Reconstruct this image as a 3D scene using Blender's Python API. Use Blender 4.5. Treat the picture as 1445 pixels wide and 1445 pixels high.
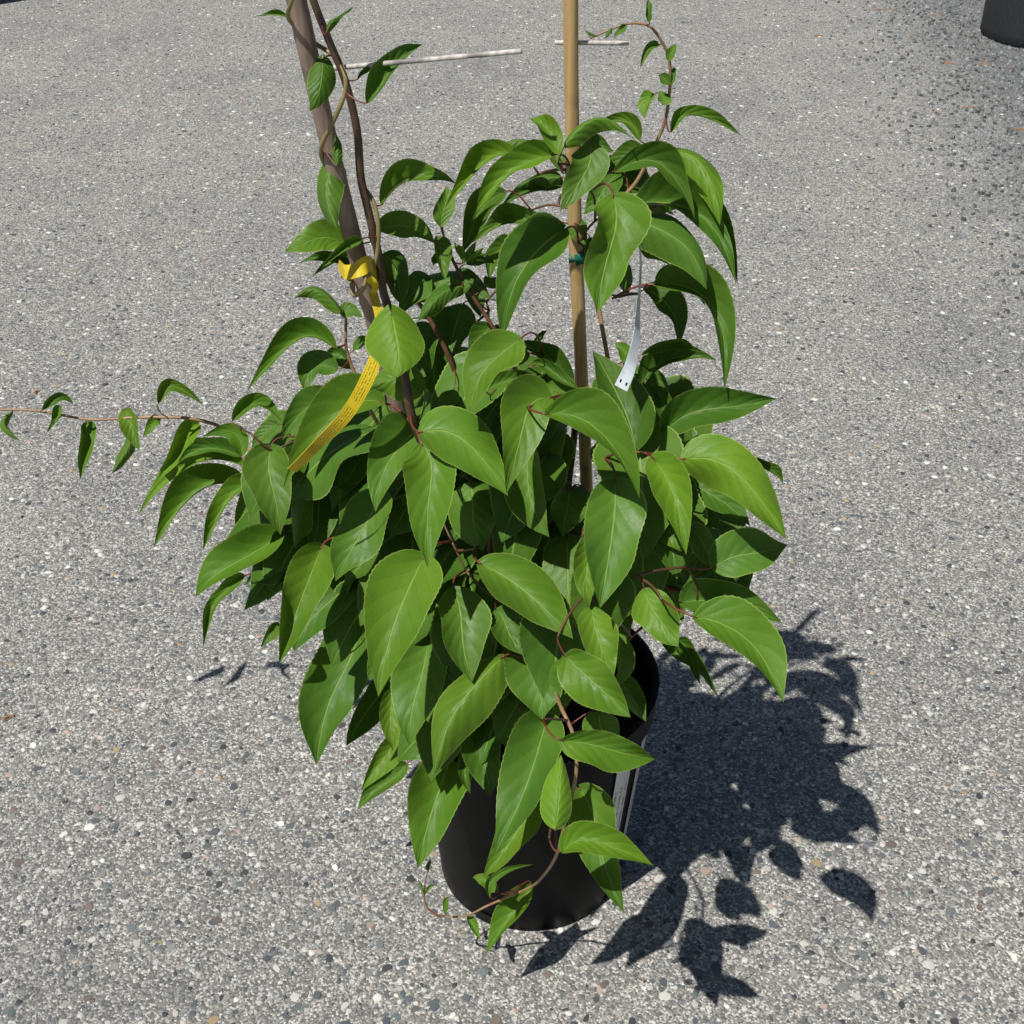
import bpy, math, random
import numpy as np
from mathutils import Vector

random.seed(7)
rng = np.random.default_rng(7)
for o in list(bpy.data.objects):
    bpy.data.objects.remove(o, do_unlink=True)
scene = bpy.context.scene
R = math.radians

# ------------------------------------------------------------------ camera
H = 1.26                      # lens height above the pavement
PITCH = R(35.0)
FPX = 1850.0                  # focal length in photo pixels (photo is 1445 px)
CAM = Vector((-0.022, -1.065, H))
FWD = Vector((0, math.cos(PITCH), -math.sin(PITCH)))
UP = Vector((0, math.sin(PITCH), math.cos(PITCH)))
RT = Vector((1, 0, 0))
cam = bpy.data.cameras.new('camera')
cam.sensor_width = 36.0
cam.lens = 36.0 * FPX / 1445.0
cam.clip_start = 0.02
cam.clip_end = 200
camo = bpy.data.objects.new('camera', cam)
scene.collection.objects.link(camo)
camo.location = CAM
camo.rotation_euler = (math.pi / 2 - PITCH, 0, 0)
scene.camera = camo

# ------------------------------------------------------------------ sky, sun, exposure
SUN_TRAVEL = Vector((0.37, 0.42, -1.0)).normalized()
world = bpy.data.worlds.new('World')
scene.world = world
world.use_nodes = True
wn = world.node_tree
sky = wn.nodes.new('ShaderNodeTexSky')
sky.sky_type = 'NISHITA'
sky.sun_disc = False
sky.sun_elevation = math.asin(-SUN_TRAVEL.z)
sky.sun_rotation = math.atan2(-SUN_TRAVEL.x, -SUN_TRAVEL.y) % (2 * math.pi)
bgn = wn.nodes['Background']
bgn.inputs['Strength'].default_value = 0.05
wn.links.new(sky.outputs[0], bgn.inputs[0])
sun = bpy.data.lights.new('sun', 'SUN')
sun.energy = 5.0
sun.angle = R(0.53)
sun.color = (1.0, 0.975, 0.93)
suno = bpy.data.objects.new('sun', sun)
scene.collection.objects.link(suno)
suno.rotation_euler = SUN_TRAVEL.to_track_quat('-Z', 'Y').to_euler()
suno.location = (-2, -2, 5)
vs = scene.view_settings
vs.view_transform = 'Standard'
vs.look = 'None'
vs.gamma = 1.0
vs.exposure = 0.0
vs.use_curve_mapping = False

# ------------------------------------------------------------------ helpers
COL = scene.collection


def ray(px, py):
    return (FWD * FPX + RT * (px - 722.5) - UP * (py - 722.5)).normalized()


def at(px, py, y):
    """photo pixel -> the point of its ray that lies in the upright plane world-y = y"""
    d = ray(px, py)
    return CAM + d * ((y - CAM.y) / d.y)


def ground(px, py, z=0.0):
    d = ray(px, py)
    return CAM + d * ((z - CAM.z) / d.z)


def project(p):
    v = p - CAM
    w = v.dot(FWD)
    return 722.5 + FPX * v.dot(RT) / w, 722.5 - FPX * v.dot(UP) / w


def tag(o, label=None, cat=None, group=None, kind=None):
    if label: o['label'] = label
    if cat: o['category'] = cat
    if group: o['group'] = group
    if kind: o['kind'] = kind
    return o


def wloc(o):
    v = Vector((0, 0, 0))
    while o is not None:
        v = v + o.location
        o = o.parent
    return v


def link(name, me, mat, parent=None, origin=None):
    """verts of me are in world space; origin moves the object's own origin"""
    o = bpy.data.objects.new(name, me)
    if mat and not me.materials:
        me.materials.append(mat)
    base = wloc(parent)
    org = Vector(origin) if origin is not None else base
    n = len(me.vertices)
    co = np.empty(n * 3)
    me.vertices.foreach_get('co', co)
    co = co.reshape(-1, 3) - np.array(org)
    me.vertices.foreach_set('co', co.ravel())
    o.location = org - base
    COL.objects.link(o)
    o.parent = parent
    return o


def empty(name, loc):
    o = bpy.data.objects.new(name, None)
    o.empty_display_size = 0.05
    o.location = loc
    COL.objects.link(o)
    return o


def mesh(verts, faces, smooth=True):
    me = bpy.data.meshes.new('mesh')
    me.from_pydata([tuple(v) for v in verts], [], faces)
    if smooth:
        me.polygons.foreach_set('use_smooth', [True] * len(me.polygons))
    return me


def catmull(pts, n=6):
    P = [Vector(p) for p in pts]
    if len(P) < 3:
        return [P[0].lerp(P[-1], i / n) for i in range(n + 1)]
    P = [P[0] * 2 - P[1]] + P + [P[-1] * 2 - P[-2]]
    out = []
    for i in range(1, len(P) - 2):
        a, b, c, d = P[i - 1], P[i], P[i + 1], P[i + 2]
        for k in range(n):
            t = k / n
            out.append(0.5 * ((2 * b) + (c - a) * t + (2 * a - 5 * b + 4 * c - d) * t * t + (3 * b - a - 3 * c + d) * t ** 3))
    out.append(P[-2])
    return out


def tube_geo(pts, radii, sides=7, cap=True, V=None, F=None):
    V = [] if V is None else V
    F = [] if F is None else F
    n = len(pts)
    prev = None
    o = len(V)
    for i, p in enumerate(pts):
        t = (pts[min(i + 1, n - 1)] - pts[max(i - 1, 0)])
        t = t.normalized() if t.length > 1e-9 else Vector((0, 0, 1))
        if prev is None:
            a = t.orthogonal().normalized()
        else:
            a = (prev - t * prev.dot(t)).normalized()
        prev = a
        b = t.cross(a)
        for k in range(sides):
            w = 2 * math.pi * k / sides
            V.append(p + (a * math.cos(w) + b * math.sin(w)) * radii[i])
    for i in range(n - 1):
        for k in range(sides):
            k2 = (k + 1) % sides
            F.append((o + i * sides + k, o + i * sides + k2, o + (i + 1) * sides + k2, o + (i + 1) * sides + k))
    if cap:
        F.append(tuple(o + k for k in reversed(range(sides))))
        F.append(tuple(o + (n - 1) * sides + k for k in range(sides)))
    return V, F


def tube(pts, r0, r1=None, sides=7):
    r1 = r0 if r1 is None else r1
    n = len(pts)
    return mesh(*tube_geo(pts, [r0 + (r1 - r0) * i / max(1, n - 1) for i in range(n)], sides))


# ------------------------------------------------------------------ materials
class NT:
    def __init__(self, name):
        self.m = bpy.data.materials.new(name)
        self.m.use_nodes = True
        self.t = self.m.node_tree
        self.b = self.t.nodes['Principled BSDF']
        self.out = self.t.nodes['Material Output']

    def n(self, typ, **kw):
        nd = self.t.nodes.new(typ)
        for k, v in kw.items():
            if k in ('operation', 'blend_type', 'data_type', 'feature', 'attribute_name', 'noise_dimensions', 'interpolation_type', 'distance', 'clamp', 'use_clamp'):
                setattr(nd, k, v)
            else:
                nd.inputs[k].default_value = v
        return nd

    def l(self, a, b):
        self.t.links.new(a, b)

    def val(self, x, sock):
        if isinstance(x, (int, float)):
            sock.default_value = x
        else:
            self.l(x, sock)

    def math(self, op, a, b=0.0, c=None):
        nd = self.n('ShaderNodeMath', operation=op)
        self.val(a, nd.inputs[0])
        self.val(b, nd.inputs[1])
        if c is not None:
            self.val(c, nd.inputs[2])
        return nd.outputs[0]

    def smooth(self, x, a, b, lo=0.0, hi=1.0):
        nd = self.n('ShaderNodeMapRange', interpolation_type='SMOOTHSTEP')
        self.val(x, nd.inputs[0])
        for i, v in enumerate((a, b, lo, hi)):
            nd.inputs[i + 1].default_value = v
        return nd.outputs[0]

    def mix(self, f, a, b, blend='MIX'):
        nd = self.n('ShaderNodeMix', data_type='RGBA', blend_type=blend)
        self.val(f, nd.inputs[0])
        for s, x in ((nd.inputs[6], a), (nd.inputs[7], b)):
            if isinstance(x, tuple):
                s.default_value = x if len(x) == 4 else (*x, 1)
            else:
                self.l(x, s)
        return nd.outputs[2]

    def ramp(self, x, stops, constant=False):
        nd = self.n('ShaderNodeValToRGB')
        cr = nd.color_ramp
        if constant:
            cr.interpolation = 'CONSTANT'
        while len(cr.elements) > 1:
            cr.elements.remove(cr.elements[-1])
        for i, (p, c) in enumerate(stops):
            e = cr.elements[0] if i == 0 else cr.elements.new(p)
            e.position = p
            e.color = (*c, 1)
        self.l(x, nd.inputs[0])
        return nd.outputs[0]

    def bump(self, h, strength=0.3, dist=0.001, normal=None):
        nd = self.n('ShaderNodeBump', Strength=strength, Distance=dist)
        self.l(h, nd.inputs['Height'])
        if normal is not None:
            self.l(normal, nd.inputs['Normal'])
        return nd.outputs[0]


def leaf_material():
    k = NT('leaf_blade')
    uv = k.n('ShaderNodeUVMap')
    sep = k.n('ShaderNodeSeparateXYZ')
    k.l(uv.outputs[0], sep.inputs[0])
    u, v01 = sep.outputs[0], sep.outputs[1]
    v = k.math('ABSOLUTE', k.math('MULTIPLY', k.math('SUBTRACT', v01, 0.5), 2.0))
    oi = k.n('ShaderNodeObjectInfo')
    tex = k.n('ShaderNodeTexCoord')
    nz = k.n('ShaderNodeTexNoise', Scale=45.0, Detail=4.0)
    k.l(tex.outputs['Object'], nz.inputs[0])
    fine = k.n('ShaderNodeTexNoise', Scale=420.0, Detail=3.0)
    k.l(tex.outputs['Object'], fine.inputs[0])
    # midrib and side veins, in the blade's own coordinates
    mid = k.smooth(v, 0.012, 0.05, 1.0, 0.0)
    side = k.math('ADD', 0.0, 0.0)
    ph = k.math('SUBTRACT', k.math('MULTIPLY', u, 6.2), k.math('MULTIPLY', k.math('POWER', v, 0.8), 2.1))
    ph = k.math('ADD', ph, k.math('MULTIPLY', k.math('SUBTRACT', nz.outputs[0], 0.5), 0.35))
    ph = k.math('ADD', ph, k.math('MULTIPLY', k.math('GREATER_THAN', v01, 0.5), 0.4))
    tri = k.math('ABSOLUTE', k.math('SUBTRACT', k.math('FRACT', ph), 0.5))
    vein = k.smooth(tri, 0.0, 0.06, 1.0, 0.0)
    puff = k.smooth(tri, 0.0, 0.42, 0.0, 1.0)
    vein = k.math('MULTIPLY', vein, k.smooth(v, 0.65, 0.98, 1.0, 0.0))
    edge = k.smooth(v, 0.95, 0.985, 0.0, 1.0)
    base = k.mix(nz.outputs[0], (0.088, 0.195, 0.008), (0.140, 0.262, 0.013))
    base = k.mix(k.smooth(fine.outputs[0], 0.45, 0.75, 0.0, 0.16), base, (0.14, 0.25, 0.03))
    blot = k.n('ShaderNodeTexNoise', Scale=14.0, Detail=3.0)
    k.l(tex.outputs['Object'], blot.inputs[0])
    base = k.mix(1.0, base, k.ramp(blot.outputs[0], [(0.3, (0.80, 0.86, 0.9)), (0.55, (1, 1, 1)), (0.75, (1.2, 1.1, 1.0))]), 'MULTIPLY')
    base = k.mix(1.0, base, oi.outputs['Color'], 'MULTIPLY')
    base = k.mix(k.math('MULTIPLY', vein, 0.42), base, (0.055, 0.125, 0.010))
    base = k.mix(k.math('MULTIPLY', mid, 0.60), base, (0.26, 0.40, 0.085))
    base = k.mix(k.math('MULTIPLY', edge, 0.6), base, (0.32, 0.43, 0.10))
    geo = k.n('ShaderNodeNewGeometry')
    under = k.mix(0.55, base, (0.16, 0.25, 0.075))
    colr = k.mix(geo.outputs['Backfacing'], base, under)
    h = k.math('ADD', k.math('MULTIPLY', puff, 0.42), k.math('MULTIPLY', fine.outputs[0], 0.22))
    h = k.math('ADD', h, k.math('MULTIPLY', nz.outputs[0], 0.9))
    puck = k.n('ShaderNodeTexNoise', Scale=130.0, Detail=2.0)
    k.l(tex.outputs['Object'], puck.inputs[0])
    h = k.math('ADD', h, k.math('MULTIPLY', puck.outputs[0], 0.55))
    h = k.math('SUBTRACT', h, k.math('MULTIPLY', mid, 0.7))
    bmp = k.bump(h, 0.5, 0.0013)
    k.l(colr, k.b.inputs['Base Color'])
    k.b.inputs['Roughness'].default_value = 0.46
    k.b.inputs['Specular IOR Level'].default_value = 0.2
    k.l(k.smooth(nz.outputs[0], 0.3, 0.7, 0.40, 0.54), k.b.inputs['Roughness'])
    k.l(bmp, k.b.inputs['Normal'])
    tr = k.n('ShaderNodeBsdfTranslucent')
    tc = k.mix(1.0, colr, (1.15, 1.05, 0.45), 'MULTIPLY')
    k.l(tc, tr.inputs[0])
    k.l(bmp, tr.inputs['Normal'])
    mx = k.n('ShaderNodeMixShader', Fac=0.20)
    k.l(k.b.outputs[0], mx.inputs[1])
    k.l(tr.outputs[0], mx.inputs[2])
    k.l(mx.outputs[0], k.out.inputs[0])
    return k.m


def stem_material(name, c1, c2, rough=0.5, scale=60):
    k = NT(name)
    tex = k.n('ShaderNodeTexCoord')
    nz = k.n('ShaderNodeTexNoise', Scale=scale, Detail=5.0)
    k.l(tex.outputs['Object'], nz.inputs[0])
    k.l(k.mix(k.smooth(nz.outputs[0], 0.3, 0.7), c1, c2), k.b.inputs['Base Color'])
    k.b.inputs['Roughness'].default_value = rough
    k.l(k.bump(nz.outputs[0], 0.4, 0.0006), k.b.inputs['Normal'])
    return k.m


def bamboo_material(name, c1, c2, c3):
    k = NT(name)
    tex = k.n('ShaderNodeTexCoord')
    mp = k.n('ShaderNodeMapping')
    mp.inputs['Scale'].default_value = (260, 260, 7)
    k.l(tex.outputs['Object'], mp.inputs[0])
    nz = k.n('ShaderNodeTexNoise', Scale=1.0, Detail=6.0)
    k.l(mp.outputs[0], nz.inputs[0])
    bl = k.n('ShaderNodeTexNoise', Scale=22.0, Detail=4.0)
    k.l(tex.outputs['Object'], bl.inputs[0])
    c = k.mix(k.smooth(nz.outputs[0], 0.3, 0.7), c1, c2)
    c = k.mix(k.smooth(bl.outputs[0], 0.56, 0.72, 0, 0.75), c, c3)
    k.l(c, k.b.inputs['Base Color'])
    k.b.inputs['Roughness'].default_value = 0.55
    k.l(k.bump(nz.outputs[0], 0.35, 0.0006), k.b.inputs['Normal'])
    return k.m


def pavement_material():
    k = NT('asphalt')
    tex = k.n('ShaderNodeTexCoord')
    pos = tex.outputs['Object']
    wob = k.n('ShaderNodeTexNoise', Scale=900.0, Detail=2.0)
    k.l(pos, wob.inputs[0])
    ws = k.n('ShaderNodeVectorMath', operation='SCALE')
    k.l(wob.outputs['Color'], ws.inputs[0])
    ws.inputs['Scale'].default_value = 0.0022
    wp = k.n('ShaderNodeVectorMath', operation='ADD')
    k.l(pos, wp.inputs[0])
    k.l(ws.outputs[0], wp.inputs[1])
    f = k.n('ShaderNodeTexVoronoi', Scale=420.0)
    k.l(wp.outputs[0], f.inputs['Vector'])
    m = k.n('ShaderNodeTexVoronoi', Scale=112.0)
    k.l(wp.outputs[0], m.inputs['Vector'])
    fs = k.n('ShaderNodeSeparateColor')
    k.l(f.outputs['Color'], fs.inputs[0])
    ms = k.n('ShaderNodeSeparateColor')
    k.l(m.outputs['Color'], ms.inputs[0])
    fine = k.ramp(fs.outputs[0], [(0.0, (0.125, 0.124, 0.120)), (0.25, (0.19, 0.187, 0.178)), (0.6, (0.29, 0.284, 0.266)), (0.8, (0.42, 0.41, 0.38)), (1.0, (0.66, 0.64, 0.585))])
    med = k.ramp(ms.outputs[0], [(0.0, (0.075, 0.085, 0.092)), (0.16, (0.14, 0.15, 0.155)), (0.45, (0.23, 0.23, 0.225)), (0.66, (0.29, 0.28, 0.26)), (0.76, (0.55, 0.54, 0.51)), (0.90, (0.74, 0.72, 0.68)), (0.97, (0.40, 0.32, 0.27)), (1.0, (0.72, 0.70, 0.65))])
    mask = k.math('MULTIPLY', k.smooth(ms.outputs[1], 0.44, 0.5), k.smooth(m.outputs['Distance'], 0.30, 0.42, 1.0, 0.0))
    c = k.mix(k.math('MULTIPLY', mask, 0.85), fine, med)
    big = k.n('ShaderNodeTexNoise', Scale=2.6, Detail=5.0, Roughness=0.6)
    k.l(pos, big.inputs[0])
    c = k.mix(1.0, c, k.ramp(big.outputs[0], [(0.25, (0.80, 0.81, 0.83)), (0.5, (1.0, 1.0, 0.99)), (0.75, (1.16, 1.14, 1.10))]), 'MULTIPLY')
    # dark loose dirt of the verge begins right of a wandering line
    sp = k.n('ShaderNodeSeparateXYZ')
    k.l(pos, sp.inputs[0])
    ed = k.n('ShaderNodeTexNoise', Scale=3.5, Detail=6.0, Roughness=0.65)
    k.l(pos, ed.inputs[0])
    side = k.math('SUBTRACT', sp.outputs[0], k.math('ADD', 1.05, k.math('MULTIPLY', sp.outputs[1], 0.082)))
    side = k.math('ADD', side, k.math('MULTIPLY', k.math('SUBTRACT', ed.outputs[0], 0.5), 0.55))
    dirt = k.math('MULTIPLY', k.smooth(side, -0.15, 0.30, 0.0, 0.62), k.smooth(sp.outputs[1], 0.75, 1.5))
    c = k.mix(dirt, c, k.mix(fs.outputs[1], (0.045, 0.05, 0.054), (0.17, 0.175, 0.18)))
    k.l(c, k.b.inputs['Base Color'])
    k.b.inputs['Roughness'].default_value = 0.85
    k.b.inputs['Specular IOR Level'].default_value = 0.25
    h = k.math('SUBTRACT', k.math('MULTIPLY', fs.outputs[2], 0.5), f.outputs['Distance'])
    h = k.math('ADD', h, k.math('MULTIPLY', mask, 0.6))
    k.l(k.bump(h, 0.85, 0.0016), k.b.inputs['Normal'])
    return k.m


def stone_material(name, attr):
    k = NT(name)
    tex = k.n('ShaderNodeTexCoord')
    if attr:
        a = k.n('ShaderNodeAttribute', attribute_name='Col')
        src = a.outputs['Color']
    else:
        src = k.n('ShaderNodeObjectInfo').outputs['Color']
    nz = k.n('ShaderNodeTexNoise', Scale=650.0, Detail=4.0, Roughness=0.7)
    k.l(tex.outputs['Object'], nz.inputs[0])
    c = k.mix(1.0, src, k.ramp(nz.outputs[0], [(0.25, (0.62, 0.62, 0.64)), (0.5, (1, 1, 1)), (0.75, (1.35, 1.33, 1.28))]), 'MULTIPLY')
    k.l(c, k.b.inputs['Base Color'])
    k.b.inputs['Roughness'].default_value = 0.75
    k.b.inputs['Specular IOR Level'].default_value = 0.3
    k.l(k.bump(nz.outputs[0], 0.6, 0.0008), k.b.inputs['Normal'])
    return k.m


def plain(name, color, rough=0.5, spec=0.5, noise=None, bump=0.0):
    k = NT(name)
    k.b.inputs['Roughness'].default_value = rough
    k.b.inputs['Specular IOR Level'].default_value = spec
    tex = k.n('ShaderNodeTexCoord')
    nz = k.n('ShaderNodeTexNoise', Scale=noise or 80.0, Detail=5.0)
    k.l(tex.outputs['Object'], nz.inputs[0])
    k.l(k.mix(k.smooth(nz.outputs[0], 0.3, 0.7), tuple(c * 0.8 for c in color), tuple(min(1, c * 1.15) for c in color)), k.b.inputs['Base Color'])
    if bump:
        k.l(k.bump(nz.outputs[0], bump, 0.001), k.b.inputs['Normal'])
    return k.m


def print_material(name, paper, ink, rows, u_gap, lo, hi, rough=0.4, dash=150.0):
    """paper with rows of fine, worn printing; UV x along the strip, y across"""
    k = NT(name)
    uv = k.n('ShaderNodeUVMap')
    sep = k.n('ShaderNodeSeparateXYZ')
    k.l(uv.outputs[0], sep.inputs[0])
    u, v = sep.outputs[0], sep.outputs[1]
    r = k.math('MULTIPLY', v, float(rows))
    line = k.smooth(k.math('ABSOLUTE', k.math('SUBTRACT', k.math('FRACT', r), 0.5)), 0.17, 0.25, 1.0, 0.0)
    cmb = k.n('ShaderNodeCombineXYZ')
    k.l(k.math('MULTIPLY', u, dash), cmb.inputs[0])
    k.l(k.math('MULTIPLY', k.math('FLOOR', r), 17.3), cmb.inputs[1])
    nz = k.n('ShaderNodeTexNoise', Scale=1.0, Detail=2.0)
    k.l(cmb.outputs[0], nz.inputs[0])
    ink_m = k.math('MULTIPLY', line, k.smooth(nz.outputs[0], 0.42, 0.5))
    win = k.math('MULTIPLY', k.smooth(u, lo, lo + 0.01), k.smooth(u, hi - 0.01, hi, 1.0, 0.0))
    win = k.math('MULTIPLY', win, k.math('SUBTRACT', 1.0, k.math('MULTIPLY', k.smooth(u, u_gap[0], u_gap[0] + .005), k.smooth(u, u_gap[1] - .005, u_gap[1], 1, 0))))
    win = k.math('MULTIPLY', win, k.math('MULTIPLY', k.math('GREATER_THAN', v, 0.1), k.math('LESS_THAN', v, 0.9)))
    k.l(k.mix(k.math('MULTIPLY', k.math('MULTIPLY', ink_m, win), 0.68), paper, ink), k.b.inputs['Base Color'])
    k.b.inputs['Roughness'].default_value = rough
    return k.m


M_LEAF = leaf_material()
M_PETIOLE = stem_material('petiole_red', (0.10, 0.016, 0.013), (0.18, 0.050, 0.024), 0.4)
M_TWIG = stem_material('twig_brown', (0.075, 0.032, 0.018), (0.14, 0.065, 0.032))
M_VINE = stem_material('vine_bark', (0.055, 0.032, 0.020), (0.12, 0.068, 0.036))
M_GREENSTEM = stem_material('young_stem', (0.20, 0.17, 0.06), (0.30, 0.22, 0.10), 0.45)
M_REDSTEM = stem_material('tendril_stem', (0.24, 0.13, 0.065), (0.34, 0.22, 0.11), 0.45)
M_BAMBOO = bamboo_material('bamboo_tan', (0.40, 0.26, 0.105), (0.52, 0.36, 0.16), (0.24, 0.15, 0.06))
M_BAMBOO2 = bamboo_material('bamboo_weathered', (0.19, 0.135, 0.10), (0.30, 0.225, 0.175), (0.10, 0.07, 0.05))
M_ROD = bamboo_material('painted_rod', (0.36, 0.34, 0.31), (0.60, 0.57, 0.53), (0.09, 0.08, 0.075))
M_PAVE = pavement_material()
M_STONES = stone_material('aggregate_mix', True)
M_STONE = stone_material('aggregate_stone', False)
M_POT = plain('black_plastic', (0.004, 0.004, 0.0045), 0.5, 0.13, 25.0, 0.08)
M_POT2 = plain('dusty_black_plastic', (0.028, 0.029, 0.031), 0.7, 0.3, 120.0, 0.4)
M_SOIL = plain('potting_soil', (0.035, 0.022, 0.014), 0.95, 0.1, 200.0, 1.0)
M_YELLOW = print_material('yellow_tag_print', (0.60, 0.45, 0.012), (0.035, 0.025, 0.01), 5, (0.60, 0.635), 0.0, 0.90, 0.42, 170.0)
M_YELLOW2 = plain('yellow_plastic', (0.60, 0.45, 0.012), 0.42, 0.4)
M_WHITE = plain('white_plastic', (0.54, 0.58, 0.60), 0.35, 0.5)
M_LABEL = print_material('label_print', (0.66, 0.66, 0.66), (0.03, 0.03, 0.03), 3, (0.9, 0.91), 0.22, 0.72, 0.3, 40.0)
M_LABEL2 = plain('label_paper', (0.6, 0.6, 0.6), 0.3, 0.5)
M_TIE = plain('green_tie_tape', (0.006, 0.115, 0.075), 0.35, 0.5)
M_BLACK = plain('dark_hole', (0.012, 0.012, 0.012), 0.7, 0.2)
M_BARK = plain('bark_chip', (0.33, 0.20, 0.12), 0.8, 0.2, 200.0, 0.5)

# ------------------------------------------------------------------ pavement
EXT = 40.0
me = mesh([(-EXT, -EXT, 0), (EXT, -EXT, 0), (EXT, EXT, 0), (-EXT, EXT, 0)], [(0, 1, 2, 3)], False)
pave = tag(link('pavement', me, M_PAVE), 'weathered grey asphalt with exposed pebbles of many colours', 'pavement', None, 'structure')

PAL = [((0.10, 0.115, 0.125), 20), ((0.15, 0.165, 0.17), 20), ((0.06, 0.065, 0.07), 10), ((0.22, 0.22, 0.21), 16),
       ((0.32, 0.31, 0.285), 12), ((0.52, 0.50, 0.455), 18), ((0.70, 0.68, 0.62), 8), ((0.42, 0.33, 0.27), 4),
       ((0.38, 0.29, 0.17), 2), ((0.17, 0.135, 0.12), 5), ((0.13, 0.16, 0.155), 6)]
PALC = np.array([p[0] for p in PAL])
PALW = np.array([p[1] for p in PAL], float)
PALW /= PALW.sum()


def stone_outline(n, asp, jit):
    ang = (np.arange(n) + rng.uniform(-0.3, 0.3, n)) * 2 * math.pi / n
    rad = rng.uniform(1 - jit, 1 + jit * 0.6, n)
    return np.stack([np.cos(ang) * rad, np.sin(ang) * rad * asp], 1)


def stone_geo(cx, cy, r, rot, h, asp, z0=-0.0015):
    n = 7
    o = stone_outline(n, asp, 0.28) * r
    c, s = math.cos(rot), math.sin(rot)
    o = o @ np.array([[c, s], [-s, c]])
    tilt = rng.uniform(-0.10, 0.10, 2)
    low = np.column_stack([o[:, 0] + cx, o[:, 1] + cy, np.full(n, z0)])
    t = o * 0.80
    top = np.column_stack([t[:, 0] + cx, t[:, 1] + cy, np.maximum(h * rng.uniform(0.75, 1.0, n) + t @ tilt, h * 0.3)])
    mid = np.array([[cx, cy, h * 1.12]])
    return np.vstack([low, top, mid])


SF = []
for i in range(7):
    j = (i + 1) % 7
    SF += [(i, j, 7 + j, 7 + i), (7 + i, 7 + j, 14)]


def verge_side(x, y):
    return x - (1.05 + 0.082 * y)


def build_stones(items, name, mat, parent):
    V = np.vstack([stone_geo(*it[:6]) for it in items])
    n = len(items)
    F = np.array([f + (0,) * (4 - len(f)) for f in SF])
    lens = np.tile([len(f) for f in SF], n)
    loops = []
    base = [i for f in SF for i in f]
    loops = (np.array(base)[None, :] + (np.arange(n) * 15)[:, None]).ravel()
    me = bpy.data.meshes.new('mesh')
    me.vertices.add(len(V))
    me.vertices.foreach_set('co', V.ravel())
    me.loops.add(len(loops))
    me.loops.foreach_set('vertex_index', loops.astype(np.int32))
    me.polygons.add(len(lens))
    starts = np.concatenate([[0], np.cumsum(lens)[:-1]])
    me.polygons.foreach_set('loop_start', starts.astype(np.int32))
    me.update(calc_edges=True)
    ca = me.color_attributes.new('Col', 'FLOAT_COLOR', 'POINT')
    cols = np.repeat(np.array([(*it[6], 1.0) for it in items]), 15, axis=0)
    ca.data.foreach_set('color', cols.ravel())
    o = link(name, me, mat, parent)
    return o


items = []
for (y0, y1, dens, rmin, rmax) in ((-0.72, 0.35, 5600, 0.0016, 0.0072), (0.35, 1.3, 3600, 0.0018, 0.0075),
                                   (1.3, 2.6, 2300, 0.0026, 0.008), (2.6, 4.6, 1500, 0.003, 0.009)):
    w0 = 0.42 * (y0 + 1.065 + 0.7) + 0.12
    w1 = 0.42 * (y1 + 1.065 + 0.7) + 0.12
    n = int((y1 - y0) * (w0 + w1) * dens)
    for _ in range(n):
        y = y0 + (y1 - y0) * random.random()
        w = 0.42 * (y + 1.065 + 0.7) + 0.12
        x = random.uniform(-w, w)
        r = rmin + (rmax - rmin) * random.random() ** 1.9
        c = PALC[rng.choice(len(PALC), p=PALW)] * random.uniform(0.82, 1.15)
        h = random.uniform(0.0003, 0.0010)
        if y > 0.8 and verge_side(x, y) > random.uniform(-0.15, 0.35):
            c = np.array((0.085, 0.09, 0.095)) * random.uniform(0.5, 2.0)
            h = random.uniform(0.001, 0.004)
        items.append((x, y, r, random.uniform(0, 6.3), h, random.uniform(0.55, 1.0), tuple(c)))
# loose dark gravel heaped on the verge
for _ in range(7000):
    y = random.uniform(1.0, 4.4)
    x = 1.0 + 0.082 * y + abs(random.gauss(0, 0.5)) + random.gauss(0, .13)
    r = random.uniform(0.003, 0.009)
    c = np.array((0.11, 0.115, 0.118)) * random.uniform(0.4, 2.6)
    items.append((x, y, r, random.uniform(0, 6.3), random.uniform(0.002, 0.007), random.uniform(0.5, 1.0), tuple(c)))


def shown(it):
    p = Vector((it[0], it[1], 0))
    u, v = project(p)
    if not (0 < u < 1445 and 0 < v < 1445):
        return 0
    return it[2] / (p - CAM).length


items.sort(key=shown, reverse=True)
big, rest = items[:300], items[300:]
agg = build_stones(rest, 'aggregate', M_STONES, pave)
agg['kind'] = 'stuff'
stone_meshes = []
for i in range(12):
    g = stone_geo(0, 0, 1, 0, 0.12, random.uniform(0.6, 1.0), -0.1)
    sm = mesh([Vector(v) for v in g], SF, False)
    sm.materials.append(M_STONE)
    stone_meshes.append(sm)
for i, it in enumerate(big):
    o = bpy.data.objects.new('stone', stone_meshes[i % 12])
    o.location = (it[0], it[1], 0)
    s = it[2] * 1.05
    o.scale = (s, s, s * 1.2)
    o.rotation_euler = (0, 0, it[3])
    o.color = (*it[6], 1)
    COL.objects.link(o)
    o.parent = pave

# ------------------------------------------------------------------ pots
def lathe(profile, seg=72, wob=0.0):
    V, F = [], []
    for i, (r, z) in enumerate(profile):
        for k in range(seg):
            a = 2 * math.pi * k / seg
            rr = r * (1 + wob * math.sin(2 * a + 0.8) * (z / 0.3))
            V.append(Vector((rr * math.cos(a), rr * math.sin(a), z)))
    for i in range(len(profile) - 1):
        for k in range(seg):
            k2 = (k + 1) % seg
            F.append((i * seg + k, i * seg + k2, (i + 1) * seg + k2, (i + 1) * seg + k))
    return V, F


POT_H = 0.300


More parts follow.
